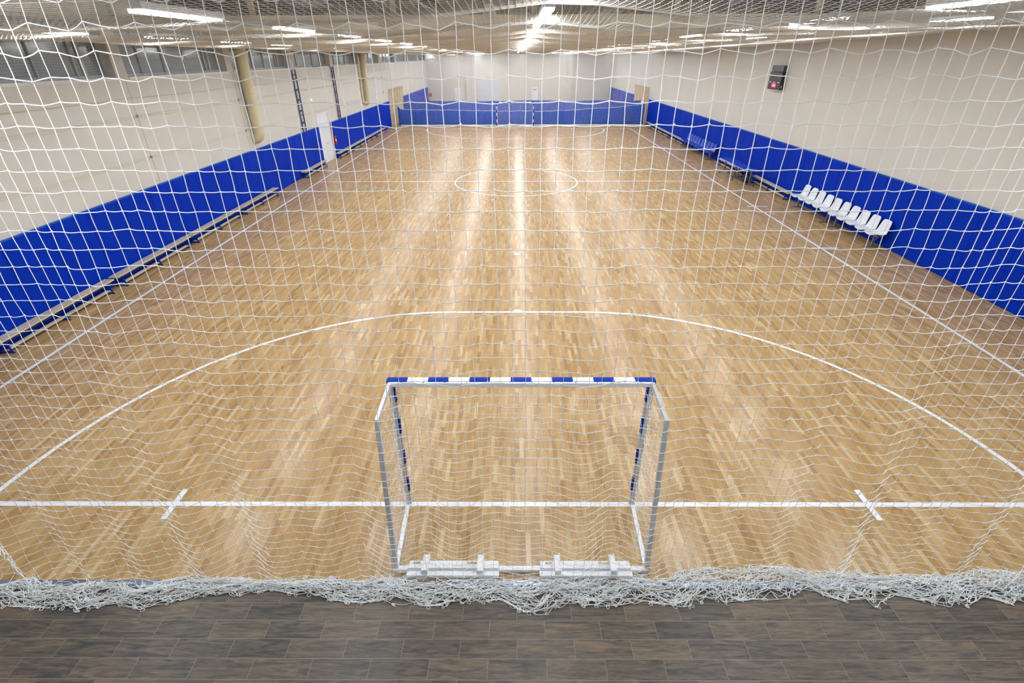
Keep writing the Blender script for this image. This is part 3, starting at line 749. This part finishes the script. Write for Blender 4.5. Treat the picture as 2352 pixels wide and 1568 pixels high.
duct(17.4, 'thick cream duct running down the left wall, the nearer one', .21)
duct(35.3, 'thick cream duct with a thin side pipe on the left wall, the farther one', .18, True)
def ladder(y, w_, label, tall):
    root = empty('steel_ladder', (XL+.02, y, 0), label=label, cat='ladder', group='blue steel frames on the left wall')
    for s in (-1, 1): MB().box(.03, .07, s*w_/2-.025, s*w_/2+.025, 2.03, tall).build('rail', M['navy'], root)
    for z in (2.45, 3.0, 3.5, 3.95, 4.4):
        MB().box(.035, .065, -w_/2, w_/2, z-.04, z+.04).build('rung', M['navy'], root)
    for z in (2.2, 4.6):
        MB().box(0, .04, -w_/2-.03, w_/2+.03, z-.02, z+.02).build('wall_bracket', M['navy'], root)
ladder(22.8, .42, 'dark blue steel ladder frame on the left wall before the white door', 4.82)
ladder(28.78, .34, 'narrow dark blue steel ladder frame on the left wall past the door', 4.84)
cb = MB(); cb.tubes(np.array([(XL+.06, 28.5, 4.82), (XL+.06, 28.3, 4.93), (XL+.06, 27.6, 4.93), (XL+.06, 25.6, 4.9)]), .02, 6, ref=(1, .01, .01))
tag(cb.build('cable', M['navy']), 'dark cable running from the narrow ladder frame along the window sill', 'cable')

sbd = empty('scoreboard', (XR-.03, 20.52, 0), label='black electronic scoreboard with lit red clock on the right wall', cat='scoreboard')
MB().box(-.17, 0, -.6, .6, 4.03, 4.72).build('case', M['black'], sbd, bevel=.008)
MB().box(-.14, 0, -.52, .58, 4.73, 4.97).build('top_display', M['dkgrey'], sbd, bevel=.006)
def face(y0, y1, z0, z1, m, nm, d=.176): MB().box(-d, -.165, y0, y1, z0, z1).build(nm, m, sbd)
face(.3, .53, 4.43, 4.62, M['led'], 'score_digits'); face(-.47, -.24, 4.43, 4.62, M['led'], 'score_digits')
face(-.03, .05, 4.4, 4.52, M['led'], 'period_digit'); face(.35, .42, 4.13, 4.25, M['led'], 'foul_digit'); face(-.42, -.35, 4.13, 4.25, M['led'], 'foul_digit')
for y, z in ((.01, 4.58), (.4, 4.31), (.02, 4.31), (-.38, 4.31)): face(y-.09, y+.09, z-.018, z+.018, M['white'], 'caption_strip')
face(-.2, .22, 4.1, 4.27, M['redled'], 'clock_panel')
text_mesh('12:05', .15, M['digit'], 'clock_digits', sbd, Matrix.Translation((-.179, .01, 4.185)) @ Matrix(((0, 0, -1), (-1, 0, 0), (0, 1, 0))).to_4x4())
MB().box(-.12, -.09, -.603, -.599, 4.1, 4.2).build('side_mark', M['white'], sbd)
MB().box(-.2, -.02, -.5, .5, 4.0, 4.025).build('bracket', M['alu'], sbd)

ex = empty('fire_extinguisher', (XL+.13, 27.05, .78), label='red fire extinguisher hanging at the pad edge right of the white door', cat='fire extinguisher')
prof = [(0, .0), (.065, .0), (.075, .02), (.075, .38), (.06, .44), (.03, .47), (.03, .5), (0, .5)]
an = np.linspace(0, 2*np.pi, 21); MB().grid([[(r_*math.cos(a_), r_*math.sin(a_), z) for a_ in an] for r_, z in prof]).build('cylinder_body', M['red'], ex, smooth=True)
MB().box(-.02, .02, -.03, .08, .5, .53).bar((0, 0, .53), (0, .1, .56), .02).build('valve_handle', M['black'], ex)
MB().tubes(np.array([(0, -.03, .5), (0, -.12, .46), (0, -.14, .3), (0, -.1, .15)]), .012, 6, ref=(1, 0, 0)).build('hose', M['black'], ex, smooth=True)
MB().grid([[(.0765*math.cos(a_), .0765*math.sin(a_), z) for a_ in np.linspace(-1.2, 1.2, 9)] for z in (.2, .3)]).build('label_plate', M['white'], ex)
MB().box(-.13, -.05, -.02, .02, .2, .4).build('wall_bracket', M['steel'], ex)
for z, lb in ((1.72, 'upper small red safety sign at the pad edge above the extinguisher'), (1.5, 'lower small red safety sign just above the extinguisher')):
    tag(MB().box(XL+.002, XL+.075, 26.925, 26.95, z-.08, z+.06).build('safety_sign', M['red']), lb, 'sign', 'red signs by the door')
tag(MB().cyl((XL, 24.6, 3.35), (XL+.05, 24.6, 3.35), .06, 16).build('signal_lamp', M['exitl'], smooth=True), 'small round lit signal lamp on the wall left above the white door', 'lamp')
ex2 = tag(MB().box(-10.78, -10.5, Y1-.12, Y1, .95, 1.35).build('hydrant_box', M['red'], bevel=.01), 'small red fire box on the far end wall in the left corner', 'fire box')

# ---------------------------------------------------------------- ceiling lamps
def lamp():
    root = empty('strip_lamp')
    MB().box(-.075, .075, -.7, .7, .03, .09).bar((0, -.5, .09), (0, -.5, 1.12), .008).bar((0, .5, .09), (0, .5, 1.12), .008).build('housing', M['housing'], root, bevel=.006)
    MB().box(-.065, .065, -.685, .685, 0, .03).build('diffuser', M['lamp'], root, bevel=.008)
    return root
ROWS = [(-7.25, 5.70, 4.2, 2.95, 'in the row nearest the windows'), (-3.35, 5.71, .95, 2.95, 'in the row left of centre'), (.35, 5.86, .15, 2.95, 'in the central row'),
        (4.24, 5.78, .65, 2.95, 'in the row right of centre'), (8.1, 5.91, 3.1, 2.95, 'in the row nearest the right wall')]
lp = lamp(); used = False
for x, z, y0, pt, nm in ROWS:
    k0 = math.ceil((-3.6-y0)/pt); k = k0
    while y0+k*pt < 64:
        y = y0+k*pt; k += 1; fy = min(max(y-7, 0), 36)
        zz = 5.38+(z-5.38)-.0042*fy*(1 if abs(x) < 5 else 1.3)
        if y < 42 and y > -1: zz = max(zz, float(netz(np.array([x]), np.array([y]))[0])-.02)
        lb = 'long white strip lamp glowing above the ceiling net '+nm
        if not used: lp.location = (x, y, zz); tag(lp, lb, 'lamp', 'ceiling lamps '+nm); used = True
        else: copy_tree(lp, (x, y, zz), 0, lb, 'ceiling lamps '+nm)
# horn above the net
hn = empty('horn_speaker', (-.5, 5.4, 6.05), label='beige horn shaped box hanging above the ceiling net left of the central lamps', cat='speaker')
MB().cyl((0, 0, .1), (0, 0, -.12), .08, 6, .16).build('horn', M['beam'], hn)
MB().bar((0, 0, .1), (0, 0, .7), .02).build('rod', M['steel'], hn)
